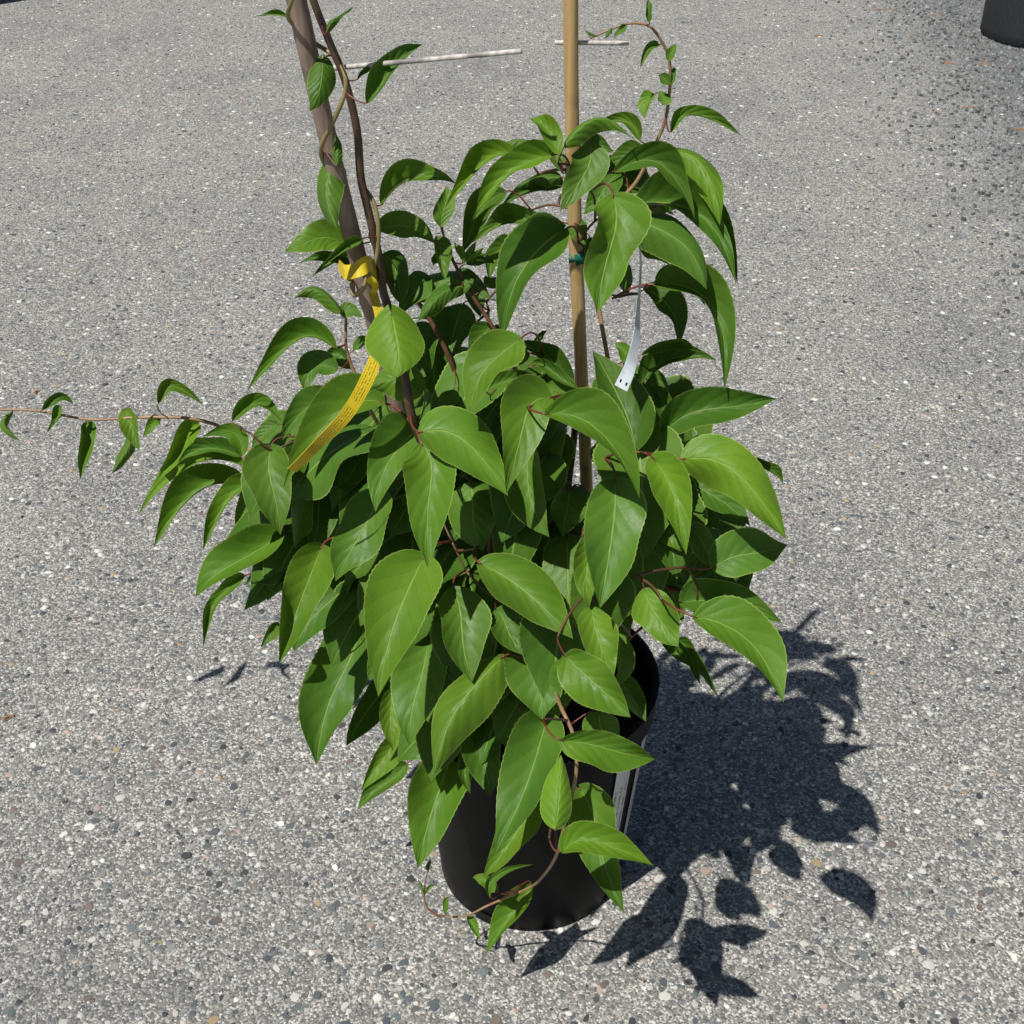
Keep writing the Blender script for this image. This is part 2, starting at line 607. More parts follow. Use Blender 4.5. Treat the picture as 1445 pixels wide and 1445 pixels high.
def pot_profile(h, rb, rt):
    s = h / 0.30
    return [(0.001, 0.006), (rb - 0.016, 0.006), (rb - 0.013, 0.0), (rb - 0.004, 0.0), (rb, 0.004), (rb + 0.0015, 0.03 * s),
            (rt - 0.0035, h - 0.040), (rt - 0.003, h - 0.036), (rt + 0.0015, h - 0.034), (rt + 0.002, h - 0.030), (rt, h - 0.006),
            (rt + 0.0035, h - 0.004), (rt + 0.004, h - 0.001), (rt + 0.002, h), (rt - 0.002, h - 0.001), (rt - 0.004, h - 0.006),
            (rt - 0.007, h - 0.06), (0.05, h - 0.06)]


def pot_thing(name, loc, h, rb, rt, mat, label, group=None):
    root = empty(name, loc)
    tag(root, label, 'plant pot', group)
    V, F = lathe(pot_profile(h, rb, rt), 72, 0.008)
    body = link('pot_body', mesh([v + Vector(loc) for v in V], F), mat, root)
    md = body.modifiers.new('bevel', 'EDGE_SPLIT')
    md.split_angle = R(50)
    for a in range(4):                       # drain openings low on the wall
        w = R(a * 90 - 118)
        Vh, Fh = [], []
        for j in range(5):
            ww = w + R(-8 + 4 * j)
            for (rr, z) in ((rb + 0.0005, 0.0015), (rb + 0.0022, 0.018 if 0 < j < 4 else 0.012)):
                Vh.append(Vector((rr * math.cos(ww), rr * math.sin(ww), z)) + Vector(loc))
        for j in range(4):
            Fh.append((2 * j, 2 * j + 2, 2 * j + 3, 2 * j + 1))
        link('drain_opening', mesh(Vh, Fh), M_BLACK, root)
    Vs, Fs = [], []
    N, K = 14, 40
    Vs.append(Vector((0, 0, h - 0.034)))
    for i in range(1, N + 1):
        rr = (rt - 0.0055) * i / N
        for k in range(K):
            a = 2 * math.pi * k / K
            Vs.append(Vector((rr * math.cos(a), rr * math.sin(a), h - 0.038 + random.uniform(-0.004, 0.004))))
    for k in range(K):
        Fs.append((0, 1 + k, 1 + (k + 1) % K))
    for i in range(N - 1):
        for k in range(K):
            a, b = 1 + i * K + k, 1 + i * K + (k + 1) % K
            Fs.append((a, a + K, b + K, b))
    link('potting_soil', mesh([v + Vector(loc) for v in Vs], Fs), M_SOIL, root)
    return root


pot = pot_thing('nursery_pot', (0, 0, 0), POT_H, 0.108, 0.133, M_POT, 'black plastic nursery pot holding the leafy vine, paper label on its side')


def label_strip(a0, a1, z0, z1, mat, name):
    V, F, UV = [], [], []
    n = 10
    for i in range(n + 1):
        for j in range(n + 1):
            a = R(a0 + (a1 - a0) * i / n)
            z = z0 + (z1 - z0) * j / n
            r = 0.1095 + (0.1295 - 0.1095) * (z - 0.03) / 0.23 + 0.0012
            V.append(Vector((r * math.cos(a), r * math.sin(a), z)))
            UV.append((j / n, i / n))
    for i in range(n):
        for j in range(n):
            a = i * (n + 1) + j
            F.append((a, a + n + 1, a + n + 2, a + 1))
    m = mesh(V, F)
    uvl = m.uv_layers.new(name='UVMap')
    for lp in m.loops:
        uvl.data[lp.index].uv = UV[lp.vertex_index]
    return link(name, m, mat, pot)


label_strip(-47, -35, 0.085, 0.262, M_LABEL, 'paper_label')
label_strip(-26, -15, 0.050, 0.262, M_LABEL2, 'paper_label')

pot_thing('nursery_pot', (1.815, 3.63, 0), 0.36, 0.198, 0.205, M_POT2, 'dusty black pot standing on the dark gravel verge')
g = ground(-52, 2)
pot_thing('nursery_pot', (g.x, g.y, 0), 0.30, 0.14, 0.16, M_POT2, 'black pot standing alone on clear asphalt, away from the gravel')

# ------------------------------------------------------------------ stakes, rods
def stake(name, p0, p1, r, mat, label, nodes):
    pts, rad = [], []
    n = 120
    L = (p1 - p0).length
    bend = Vector((0.004, 0.003, 0))
    for i in range(n + 1):
        t = i / n
        pts.append(p0.lerp(p1, t) + bend * math.sin(t * 3.1 * 2))
        rr = r * (1 + 0.03 * math.sin(t * 23))
        for nd in nodes:
            d = abs(t - nd) * L
            rr *= 1 + 0.11 * math.exp(-(d / 0.005) ** 2) - 0.05 * math.exp(-((d - 0.010) / 0.004) ** 2)
        rad.append(rr)
    m = mesh(*tube_geo(pts, rad, 20))
    o = link(name, m, mat, None, p0)
    return tag(o, label, 'stake')


S1a = at(829, 985, 0.01)
S1b = at(806, -260, 0.00)
SOIL_Z = 0.262
def on_line(a, b, z):
    return a + (b - a) * ((z - a.z) / (b.z - a.z))
S1_foot = on_line(S1a, S1b, SOIL_Z - 0.06)
stake('bamboo_stake', S1_foot, S1b, 0.0060, M_BAMBOO, 'smooth tan bamboo stake rising through the middle of the plant', [0.335, 0.62, 0.9])
S2a = at(640, 915, 0.0)
S2b = at(364, -260, -0.07)
S2_foot = on_line(S2a, S2b, SOIL_Z - 0.06)
stake('bamboo_stake', S2_foot, S2b, 0.0076, M_BAMBOO2, 'thick grey-brown leaning bamboo stake with vine stems twined round it', [0.30, 0.60, 0.88])


def stake_y(px, py):
    """depth of the leaning stake at this pixel row"""
    t = (915 - py) / 1175.0
    return 0.0 - 0.07 * t * 1.0


def rod(name, a, b, r, label, mat=M_ROD):
    n = 24
    pts = [a.lerp(b, i / n) for i in range(n + 1)]
    rad = [r * random.uniform(0.93, 1.07) for _ in pts]
    return tag(link(name, mesh(*tube_geo(pts, rad, 10)), mat, None, a), label, 'rod')


ys = stake_y(470, 95)
rod('trellis_rod', at(462, 97, ys - 0.004), at(736, 72, ys - 0.05), 0.0019, 'long thin white rod jutting from the leaning grey-brown stake')
rod('trellis_rod', at(783, 60, 0.0085), at(887, 61, 0.0085), 0.0019, 'short white rod crossing behind the smooth tan stake')

# ------------------------------------------------------------------ the vine
PLANT = empty('kiwi_vine', (0.0, 0.0, SOIL_Z))
tag(PLANT, 'bushy green vine with pointed leaves and red leaf stalks, growing in black pot', 'potted plant')

ROWS = np.array([
    # py,  centre x, half width, centre depth, bulge, skew
    [100, 850, 160, 0.00, 0.03, 0.0], [300, 830, 230, 0.00, 0.06, 0.0], [430, 790, 290, -0.01, 0.07, 0.0],
    [520, 720, 390, -0.03, 0.08, 0.03], [650, 670, 460, -0.045, 0.09, 0.09], [760, 680, 450, -0.06, 0.10, 0.10],
    [900, 700, 430, -0.10, 0.10, 0.12], [1000, 710, 400, -0.125, 0.09, 0.15], [1200, 740, 260, -0.18, 0.06, 0.18],
    [1350, 740, 260, -0.20, 0.03, 0.08]])


def env(px, py):
    c = [np.interp(py, ROWS[:, 0], ROWS[:, j]) for j in range(1, 6)]
    q = min(1.0, abs(px - c[0]) / c[1])
    return c[2] - c[3] * math.sqrt(1 - q * q) - c[4] * (px - 690) / 400.0


PROF_U = np.array([0, .02, .05, .09, .15, .22, .30, .38, .47, .56, .65, .74, .82, .89, .945, .98, 1.0])
PROF_W = np.array([0.05, .34, .58, .76, .90, .975, 1.0, .985, .93, .84, .705, .54, .37, .22, .105, .04, .0])       # drop shaped
PROF_E = np.array([0.06, .27, .46, .64, .82, .935, .99, 1.0, .99, .945, .855, .71, .53, .335, .165, .06, .0])      # broad
NU, NV = 40, 4
LEAVES = []                    # (base point, base tangent, length, explicit attach)


def blade_shape(seed, wave=1.0):
    """outline and undulation of one blade: list of rows (u, [(v, width factor, height in half widths)])"""
    r = random.Random(seed)
    rows = []
    ph = [r.uniform(0, 6.3) for _ in range(8)]
    fr = [r.uniform(5, 9), r.uniform(5, 9), r.uniform(10, 15), r.uniform(10, 15)]
    am = [r.uniform(.10, .34) * wave, r.uniform(.10, .34) * wave, r.uniform(.02, .08) * wave, r.uniform(.02, .08) * wave]
    wa = [r.uniform(.02, .10), r.uniform(.02, .10)]
    tw = r.uniform(-.5, .5)
    pm = r.uniform(0.45, 1.0)
    prof = PROF_W * (1 - pm) + PROF_E * pm
    for i in range(NU + 1):
        u = i / NU
        w = float(np.interp(u, PROF_U, prof))
        row = []
        for j in range(-NV, NV + 1):
            k = 0 if j < 0 else 1
            v = abs(j) / NV
            ww = w * v * (1 + wa[k] * math.sin(fr[k] * 1.3 * u + ph[4 + k]))
            if abs(j) == NV and 2 < i < NU - 2:
                ww *= 1 + (0.013 if i % 2 else -0.013)
            q = min(1.0, w * 1.6)
            h = am[k] * v * v * math.sin(fr[k] * u + ph[k]) * q + am[2 + k] * v ** 3 * math.sin(fr[2 + k] * u + ph[2 + k]) * q
            h += tw * (u - .35) * (-v if j < 0 else v) * w
            row.append((j, v, w, ww, h))
        rows.append((u, row))
    return rows


def grid_mesh(V, UV, nrm):
    C = 2 * NV + 1
    F = []
    m0 = (NU // 3) * C + NV - 1
    flip = (V[m0 + 2] - V[m0]).cross(V[m0 + C] - V[m0]).dot(nrm) < 0      # upper face of the blade looks up
    for i in range(NU):
        for j in range(C - 1):
            a = i * C + j
            F.append((a, a + C, a + C + 1, a + 1) if flip else (a, a + 1, a + C + 1, a + C))
    me = mesh(V, F)
    uvl = me.uv_layers.new(name='UVMap')
    idx = np.empty(len(me.loops), np.int32)
    me.loops.foreach_get('vertex_index', idx)
    uvl.data.foreach_set('uv', np.array(UV)[idx].ravel())
    return me


def blade(mid_pts, side1, side2, nrm, seed, lobes=0.05, wave=1.0):
    """a blade laid along a curve in space; side vectors run from midrib to edge, lifts fold the halves up"""
    V, UV = [], []
    Ln = (mid_pts(1.0) - mid_pts(0.0)).length
    tan0 = (mid_pts(0.05) - mid_pts(0.0)).normalized()
    s1, l1 = side1(0)
    s2, l2 = side2(0)
    for u, row in blade_shape(seed, wave):
        p = mid_pts(u)
        back = -tan0 * (Ln * lobes) * max(0.0, 1 - u / 0.30) ** 2
        for (j, v, w, ww, h) in row:
            sd, lf = (s1, l1) if j < 0 else (s2, l2)
            V.append(p + sd * ww + lf * (ww * v ** 0.6 if v > 0 else 0) + back * v + nrm * (h * sd.length))
            UV.append((u, 0.5 + 0.5 * j / NV))
    return grid_mesh(V, UV, nrm)


COVER = []


TONES = {0: (0.54, 0.61, 1.3), 1: (0.72, 0.76, 1.9), 2: (0.90, 0.90, 1.6), 3: (1.10, 1.05, 1.5)}  # dark mature to light young; shade, sunlight and bluish sheen painted in too


def add_leaf(me, base, tangent, L, tone, attach=None):
    t = TONES[tone]
    j = random.uniform(0.90, 1.10)
    k = random.uniform(0.94, 1.06)
    o = link('leaf', me, M_LEAF, PLANT, base)
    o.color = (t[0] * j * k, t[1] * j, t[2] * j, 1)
    LEAVES.append((o, base, tangent, L, attach))
    return o


seedc = [100]


def px_leaf(row):
    """a leaf whose outline is read off the photo and laid on its own inclined plane in the bush"""
    bx, by, mx, my, tx, ty, w1, w2 = row[:8]
    w1, w2 = (w1 * 1.0, w2 * 1.0) if w1 + w2 > 80 else (w1 * 1.05, w2 * 1.05)
    layer = row[8] if len(row) > 8 else 0
    opt = row[9] if len(row) > 9 else {}
    seedc[0] += 1
    r = random.Random(seedc[0] * 7)
    if 'y' in opt:
        ym = 0.5 * (opt['y'] + opt.get('yt', opt['y'] - .01))
    else:
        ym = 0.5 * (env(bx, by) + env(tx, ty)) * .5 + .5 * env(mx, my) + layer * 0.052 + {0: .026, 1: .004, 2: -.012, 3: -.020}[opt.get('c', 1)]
    Mi = at(mx, my, ym)
    view = (Mi - CAM).normalized()
    kup = opt.get('k', float(np.interp(my, [100, 300, 600, 1000, 1300], [.62, .60, .52, .46, .36])) + r.uniform(-.12, .16))
    nrm = -view + Vector((r.uniform(-.40, .45) + opt.get('kx', 0), 0, kup + r.uniform(-.22, .12)))
    nrm.normalize()
    sway = r.uniform(-.035, .035)
    Ccx, Ccy = mx * 2 - (bx + tx) * .5, my * 2 - (by + ty) * .5

    def mid(u):
        a, b, c = (1 - u) ** 2, 2 * u * (1 - u), u * u
        o = sway * math.sin(2 * math.pi * min(1, u * 1.02)) * (1 - u * .2)
        return bx * a + Ccx * b + tx * c - (ty - by) * o, by * a + Ccy * b + ty * c + (tx - bx) * o

    def onplane(px, py):
        d = ray(px, py)
        return CAM + d * ((Mi - CAM).dot(nrm) / d.dot(nrm))

    B, T = onplane(bx, by), onplane(tx, ty)
    L0 = (T - B).length
    scale = (Mi - CAM).dot(FWD) / FPX
    Wr = max(max(w1, w2) * scale, 0.25 * L0)
    sgn = opt.get('f', 1 if r.random() < 0.75 else -1)
    rise = []
    for wpx in (w1, w2):
        ang = min(math.acos(min(1.0, wpx * scale / Wr)), R(58))
        ang = max(ang, R(12 + 20 * r.random()))
        rise.append(sgn * math.tan(ang) * wpx * scale)
    bow = opt.get('bow', r.uniform(.03, .09)) * L0
    hook = r.uniform(-.10, .14) * L0
    lobes = opt.get('lobe', 0.05)
    tx0, ty0 = mid(.06)
    dl = math.hypot(tx - bx, ty - by)
    V, UV, left, right = [], [], [], []
    for u, row_ in blade_shape(seedc[0], opt.get('wave', 1.0)):
        px, py = mid(u)
        ax, ay = mid(max(0, u - .08))
        cx, cy = mid(min(1, u + .08))
        ln = math.hypot(cx - ax, cy - ay) or 1
        dx, dy = (cx - ax) / ln, (cy - ay) / ln
        arch = bow * 4 * u * (1 - u) - hook * max(0, u - .6) ** 2 * 4
        bk = lobes * dl * max(0.0, 1 - u / 0.30) ** 2
        for (j, v, w, ww, h) in row_:
            k = 0 if j < 0 else 1
            wp = (w1, w2)[k]
            sg = 1 if j < 0 else -1
            qx = px - dy * sg * wp * ww - dx * bk * v
            qy = py + dx * sg * wp * ww - dy * bk * v
            hh = arch + rise[k] * ww * (v ** .6 if v else 0) + h * Wr
            V.append(onplane(qx, qy) + nrm * hh)
            UV.append((u, 0.5 + 0.5 * j / NV))
            if j == -NV: left.append((qx, qy))
            if j == NV: right.append((qx, qy))
    COVER.append(left[::3] + right[::-3])
    C = 2 * NV + 1
    B = V[NV]
    tan = (V[3 * C + NV] - B).normalized()
    return add_leaf(grid_mesh(V, UV, nrm), B, tan, L0, opt.get('c', 1), opt.get('p'))


SY = stake_y
L = []
A = L.append
# --- leaves on the leaning stake's vines
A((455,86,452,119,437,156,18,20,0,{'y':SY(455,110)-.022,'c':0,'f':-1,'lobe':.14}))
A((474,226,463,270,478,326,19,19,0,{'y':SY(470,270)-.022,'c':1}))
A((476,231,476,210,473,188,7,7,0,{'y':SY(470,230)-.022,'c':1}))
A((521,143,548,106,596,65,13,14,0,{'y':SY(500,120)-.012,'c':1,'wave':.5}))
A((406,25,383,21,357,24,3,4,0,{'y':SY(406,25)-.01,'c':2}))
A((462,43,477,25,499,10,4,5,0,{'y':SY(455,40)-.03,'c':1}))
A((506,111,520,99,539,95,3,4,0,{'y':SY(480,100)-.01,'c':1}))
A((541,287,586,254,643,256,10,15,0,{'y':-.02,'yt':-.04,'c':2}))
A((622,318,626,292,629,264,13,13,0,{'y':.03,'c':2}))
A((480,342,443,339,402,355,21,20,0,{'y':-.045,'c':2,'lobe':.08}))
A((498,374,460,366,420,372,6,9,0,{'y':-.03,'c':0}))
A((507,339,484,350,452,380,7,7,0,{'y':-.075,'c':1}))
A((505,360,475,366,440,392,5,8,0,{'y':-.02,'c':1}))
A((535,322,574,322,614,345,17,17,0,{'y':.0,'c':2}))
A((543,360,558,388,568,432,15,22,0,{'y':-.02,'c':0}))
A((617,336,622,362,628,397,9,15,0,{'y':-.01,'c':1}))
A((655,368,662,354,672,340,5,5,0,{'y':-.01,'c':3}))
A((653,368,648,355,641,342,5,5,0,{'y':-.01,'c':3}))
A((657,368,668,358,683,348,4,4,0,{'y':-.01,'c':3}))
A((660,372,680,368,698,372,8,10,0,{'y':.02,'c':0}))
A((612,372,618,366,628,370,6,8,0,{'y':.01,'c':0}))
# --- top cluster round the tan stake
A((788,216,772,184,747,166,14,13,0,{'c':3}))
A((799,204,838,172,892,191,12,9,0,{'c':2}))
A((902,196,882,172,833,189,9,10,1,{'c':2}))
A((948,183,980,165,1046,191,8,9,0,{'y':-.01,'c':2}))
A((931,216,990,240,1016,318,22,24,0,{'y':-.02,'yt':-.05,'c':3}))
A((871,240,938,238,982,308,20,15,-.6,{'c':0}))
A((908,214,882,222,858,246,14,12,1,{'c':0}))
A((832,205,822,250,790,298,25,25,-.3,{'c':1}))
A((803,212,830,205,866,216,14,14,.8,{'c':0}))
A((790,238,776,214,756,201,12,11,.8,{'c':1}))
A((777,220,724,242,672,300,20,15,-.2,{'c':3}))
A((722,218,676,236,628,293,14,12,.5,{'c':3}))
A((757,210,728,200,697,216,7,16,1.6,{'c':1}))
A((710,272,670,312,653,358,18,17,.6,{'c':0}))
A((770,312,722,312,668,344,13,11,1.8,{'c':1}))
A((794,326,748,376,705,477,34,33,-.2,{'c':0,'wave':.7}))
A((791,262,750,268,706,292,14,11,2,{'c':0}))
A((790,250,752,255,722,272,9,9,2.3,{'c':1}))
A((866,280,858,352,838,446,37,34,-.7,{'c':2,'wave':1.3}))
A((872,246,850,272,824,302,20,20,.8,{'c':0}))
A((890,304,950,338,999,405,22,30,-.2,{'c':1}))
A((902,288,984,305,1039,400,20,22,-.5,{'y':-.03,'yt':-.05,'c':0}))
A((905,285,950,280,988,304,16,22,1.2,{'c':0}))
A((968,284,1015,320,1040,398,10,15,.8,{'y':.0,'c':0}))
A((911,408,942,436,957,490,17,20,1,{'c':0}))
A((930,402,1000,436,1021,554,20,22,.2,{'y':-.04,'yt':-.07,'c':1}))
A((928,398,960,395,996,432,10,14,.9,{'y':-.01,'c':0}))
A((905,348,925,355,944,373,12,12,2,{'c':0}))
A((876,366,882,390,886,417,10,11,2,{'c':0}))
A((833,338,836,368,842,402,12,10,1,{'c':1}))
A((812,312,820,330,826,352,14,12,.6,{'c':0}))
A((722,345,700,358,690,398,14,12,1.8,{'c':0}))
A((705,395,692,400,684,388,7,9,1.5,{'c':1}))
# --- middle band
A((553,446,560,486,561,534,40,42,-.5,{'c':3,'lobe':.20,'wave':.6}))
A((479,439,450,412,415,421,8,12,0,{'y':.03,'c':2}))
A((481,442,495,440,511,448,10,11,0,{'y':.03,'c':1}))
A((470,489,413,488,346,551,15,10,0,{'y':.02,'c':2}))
A((475,521,444,520,432,558,19,16,0,{'y':.02,'c':1}))
A((494,519,478,500,458,511,8,16,0,{'y':.05,'c':1}))
A((500,494,512,484,526,483,6,8,0,{'y':.0,'c':1}))
A((592,556,560,538,522,548,27,22,.6,{'c':2}))
A((536,568,480,592,402,692,30,26,.2,{'c':2,'wave':.5}))
A((470,562,428,580,398,623,22,12,.8,{'c':1}))
A((330,592,362,570,398,597,9,12,1,{'c':2}))
A((392,600,374,612,355,632,11,10,1.4,{'c':1}))
A((382,632,384,690,396,753,34,28,0,{'c':1}))
A((732,480,694,516,660,584,30,28,-.1,{'c':2}))
A((660,400,612,402,570,428,19,22,.9,{'c':1}))
A((648,405,615,425,590,452,14,12,.6,{'c':1}))
A((652,432,640,474,640,522,25,25,1.3,{'c':0}))
A((662,405,672,425,678,448,12,14,1.8,{'c':0}))
A((610,478,612,520,616,562,26,26,1.3,{'c':0}))
A((640,552,632,570,625,592,12,13,.8,{'c':1}))
A((705,462,690,480,672,498,10,12,1.5,{'c':0}))
A((589,606,552,648,529,725,35,27,0,{'c':1}))
A((597,630,607,692,604,803,36,35,-.4,{'c':2}))
A((597,610,660,630,716,701,30,42,-.3,{'c':2,'wave':.6}))
A((773,562,738,598,716,694,36,32,-.1,{'c':2}))
A((664,684,668,728,682,778,36,42,.8,{'c':1}))
A((746,634,748,700,775,757,32,22,.2,{'c':1}))
A((756,732,736,764,733,804,14,36,.9,{'c':0}))
A((802,696,798,724,794,757,24,26,.9,{'c':1}))
A((868,682,861,762,845,861,42,42,-.2,{'c':1}))
A((829,763,826,806,833,856,20,16,.4,{'c':2}))
A((680,797,742,836,807,899,28,40,.2,{'c':2}))
A((641,834,650,892,665,964,31,36,.1,{'c':1}))
A((702,862,716,888,740,926,22,27,.6,{'c':1}))
A((792,880,786,920,780,962,28,26,1.1,{'c':0}))
A((757,914,760,966,766,1017,38,36,.7,{'c':1}))
A((835,860,845,908,865,959,24,26,.3,{'c':2}))
A((800,928,840,966,890,1013,36,26,-.3,{'c':2}))
A((873,897,876,932,867,969,6,18,.6,{'c':1}))
A((872,955,892,985,912,1019,14,17,.8,{'c':0}))
A((910,834,928,872,958,914,27,29,.1,{'c':2}))
A((928,655,950,696,967,781,24,28,0,{'c':3,'lobe':.12}))
A((604,392,586,412,562,446,18,20,.7,{'c':1}))
A((636,388,662,396,694,424,14,14,.9,{'c':0}))
A((584,462,598,490,606,528,20,22,1.0,{'c':0}))
A((692,462,676,486,662,520,16,16,1.0,{'c':0}))
A((600,440,622,452,640,480,14,16,1.4,{'c':0}))
A((512,540,488,562,470,600,16,18,.9,{'c':0}))
A((745,500,725,508,700,530,12,12,.8,{'c':1}))
# --- right side
A((968,648,1044,676,1109,761,28,40,0,{'c':3,'wave':.7}))
A((972,680,1016,708,1058,744,20,22,1,{'c':0}))
A((1052,655,1082,662,1106,683,6,7,2.4,{'c':0}))
A((1008,800,1056,782,1110,770,30,34,.4,{'c':1}))
A((971,823,992,806,1018,800,8,24,.6,{'c':0}))
A((965,850,1024,850,1103,877,20,25,.6,{'c':0}))
A((984,872,1046,902,1102,994,30,34,-.3,{'c':2}))
A((936,905,974,940,1015,982,9,11,1.2,{'c':0}))
A((958,904,976,932,988,967,7,9,.9,{'c':0}))
A((972,746,994,772,1014,804,18,15,.6,{'c':1}))
A((984,722,1000,732,1018,746,14,14,1.3,{'c':0}))
A((930,722,944,748,963,779,20,18,1,{'c':2}))
A((898,780,930,776,966,792,8,12,1.4,{'c':0}))
A((914,816,936,806,963,802,17,16,1.1,{'c':0}))
A((904,656,936,640,973,634,11,14,1,{'c':0}))
A((1036,828,1048,836,1060,850,9,10,2.0,{'c':0}))
A((939,608,1008,578,1095,565,26,27,.2,{'c':0}))
A((906,540,955,506,1011,508,14,14,.5,{'c':0}))
A((908,500,945,490,982,497,7,7,1.0,{'c':2}))
A((892,512,880,498,868,484,9,10,1.0,{'c':2}))
A((896,630,876,572,836,495,36,28,.3,{'c':0,'wave':.6}))
A((941,606,936,572,914,543,14,10,.5,{'c':0}))
A((945,566,955,552,970,550,12,10,1.0,{'c':0}))
A((776,585,842,612,907,700,26,30,-.4,{'c':2,'wave':.6}))
A((806,540,768,502,722,490,13,16,.6,{'c':0}))
A((812,546,778,524,744,512,8,9,.5,{'c':1}))
A((752,486,762,476,772,466,4,4,1.0,{'c':0}))
A((812,570,790,552,764,546,13,13,.7,{'c':2}))
A((690,548,724,536,762,534,12,10,.5,{'c':1}))
A((700,566,735,556,768,566,14,12,1.0,{'c':0}))
A((905,520,925,535,950,560,12,14,1.2,{'c':0}))
A((900,700,920,715,935,735,12,12,1.2,{'c':0}))
A((1000,640,1030,650,1062,672,10,12,1.0,{'c':0}))
# --- left side
A((277,599,254,630,222,680,15,13,0,{'y':.11,'c':3}))
A((341,642,330,612,285,617,10,14,.4,{'c':2}))
A((336,642,296,634,250,654,11,11,.8,{'c':1}))
A((339,655,272,654,193,724,17,9,0,{'y':.14,'c':3}))
A((336,673,278,700,220,775,18,14,.4,{'y':.13,'c':2}))
A((360,684,320,712,287,777,13,11,.2,{'y':.09,'c':2}))
A((395,755,328,800,275,838,30,22,.1,{'c':2}))
A((392,706,352,752,318,795,26,24,.8,{'c':0}))
A((342,815,308,846,287,911,9,9,.8,{'c':1}))
A((410,772,379,812,345,861,26,22,.7,{'c':0}))
A((452,776,424,846,396,934,32,24,0,{'c':2}))
A((392,880,380,896,368,914,8,8,.5,{'c':1}))
A((505,806,458,862,414,919,30,30,.6,{'c':0}))
A((540,696,509,756,470,818,30,33,.3,{'c':1}))
A((457,680,448,730,440,782,26,26,.8,{'c':0}))
A((432,688,426,732,417,774,17,11,.5,{'c':1}))
A((500,655,470,668,440,700,18,18,1.0,{'c':0}))
A((520,640,500,665,478,690,18,20,1.1,{'c':0}))
A((430,625,418,660,412,700,14,18,.7,{'c':0}))
# --- lower front
A((596,790,564,868,533,981,50,46,-.4,{'c':2,'wave':.6}))
A((508,888,480,970,447,1080,38,40,.4,{'y':.005,'c':1}))
A((548,958,520,1000,490,1052,22,22,1,{'y':.035,'c':0}))
A((603,910,588,980,578,1051,36,36,.3,{'c':1}))
A((553,975,550,1016,556,1059,16,15,.1,{'c':2}))
A((559,1040,540,1072,510,1115,13,19,0,{'y':-.045,'c':2}))
A((572,1080,540,1110,503,1143,17,12,.5,{'y':-.01,'c':1}))
A((706,930,656,990,611,1094,34,30,-.1,{'c':2}))
A((642,1048,614,1134,590,1226,36,36,.3,{'y':-.135,'c':2}))
A((684,1010,680,1068,692,1126,28,26,.7,{'c':0}))
A((660,1060,655,1088,664,1120,10,10,.9,{'c':0}))
A((771,1016,748,1094,698,1206,42,30,-.2,{'c':1}))
A((762,1136,722,1186,681,1237,23,23,.1,{'c':2}))
A((785,1166,790,1116,792,1066,16,26,-.5,{'c':3,'wave':.5}))
A((796,1046,856,1058,928,1070,33,16,-.4,{'c':2}))
A((846,1008,852,1036,878,1068,24,24,.1,{'c':1}))
A((820,1116,848,1188,879,1287,30,32,-.2,{'y':-.28,'yt':-.32,'c':1}))
A((796,1199,846,1190,923,1221,20,24,0,{'y':-.365,'yt':-.365,'c':3,'wave':.6}))
A((748,1252,724,1292,684,1346,20,13,0,{'y':-.19,'yt':-.178,'c':2}))
A((701,1257,684,1242,666,1238,8,9,0,{'y':-.19,'c':2}))
A((690,1263,700,1238,753,1220,6,6,0,{'y':-.20,'c':1}))
A((661,1294,668,1308,678,1328,6,6,0,{'y':-.175,'c':2}))
A((629,1289,630,1276,634,1265,4,4,0,{'y':-.175,'c':2}))
A((598,1262,594,1250,590,1240,2,2,0,{'y':-.175,'c':2}))
A((600,1262,607,1252,616,1250,2,2,0,{'y':-.175,'c':2}))
A((604,1228,606,1220,607,1212,3,3,0,{'y':-.175,'c':3}))
A((735,1000,750,990,775,985,14,14,1.0,{'c':0}))
A((640,980,655,1010,668,1040,18,18,1.0,{'c':0}))
A((560,890,545,930,520,960,22,24,1.0,{'c':0}))
A((690,930,705,960,725,990,18,20,1.0,{'c':0}))
# --- long tendril to the left (it runs on past the picture)
TY = .11
A((17,581,6,600,29,622,6,5,0,{'y':TY,'c':1}))
A((61,577,80,563,104,570,7,6,0,{'y':TY,'c':1}))
A((84,574,80,590,66,611,6,6,0,{'y':TY,'c':1}))
A((122,599,118,632,113,677,11,11,0,{'y':TY,'c':1}))
A((178,578,186,604,197,637,15,10,0,{'y':TY,'c':2}))
A((182,616,178,638,157,668,9,8,0,{'y':TY,'c':1}))
A((225,592,214,600,201,619,8,8,0,{'y':TY,'c':2}))
A((224,567,246,546,288,574,10,7,0,{'y':TY,'c':2}))
A((-70,585,-86,610,-94,650,13,13,0,{'y':TY,'c':1}))
A((-115,590,-138,600,-170,630,11,11,0,{'y':TY,'c':1}))
A((-20,572,-42,556,-70,560,8,8,0,{'y':TY,'c':1}))
# --- curling tendril above the top cluster
A((916,30,913,15,915,-2,4,5,0,{'y':0,'c':1}))
A((928,64,912,74,903,98,5,6,0,{'y':0,'c':1}))
A((945,86,947,74,955,62,6,6,0,{'y':0,'c':2}))
A((945,119,938,112,929,107,7,8,0,{'y':0,'c':1}))
A((948,119,950,106,952,95,3,4,0,{'y':0,'c':1}))
A((922,134,912,148,910,169,11,8,0,{'y':0,'c':2}))
A((935,146,936,138,930,128,10,9,0,{'y':0,'c':2}))
A((883,36,875,44,866,52,4,5,0,{'y':0,'c':1}))
A((863,41,858,47,854,55,3,4,0,{'y':0,'c':1}))
A((840,50,832,46,824,42,2,2,0,{'y':0,'c':2}))
for row in L:
    px_leaf(row)

# --- traced stems -------------------------------------------------------
def stem_px(pts, r0, r1, mat, name='stem', n=6):
    P = catmull([at(*p) if len(p) == 3 else Vector(p[:3]) for p in pts], n)
    return stem_pts(P, r0, r1, mat, name)


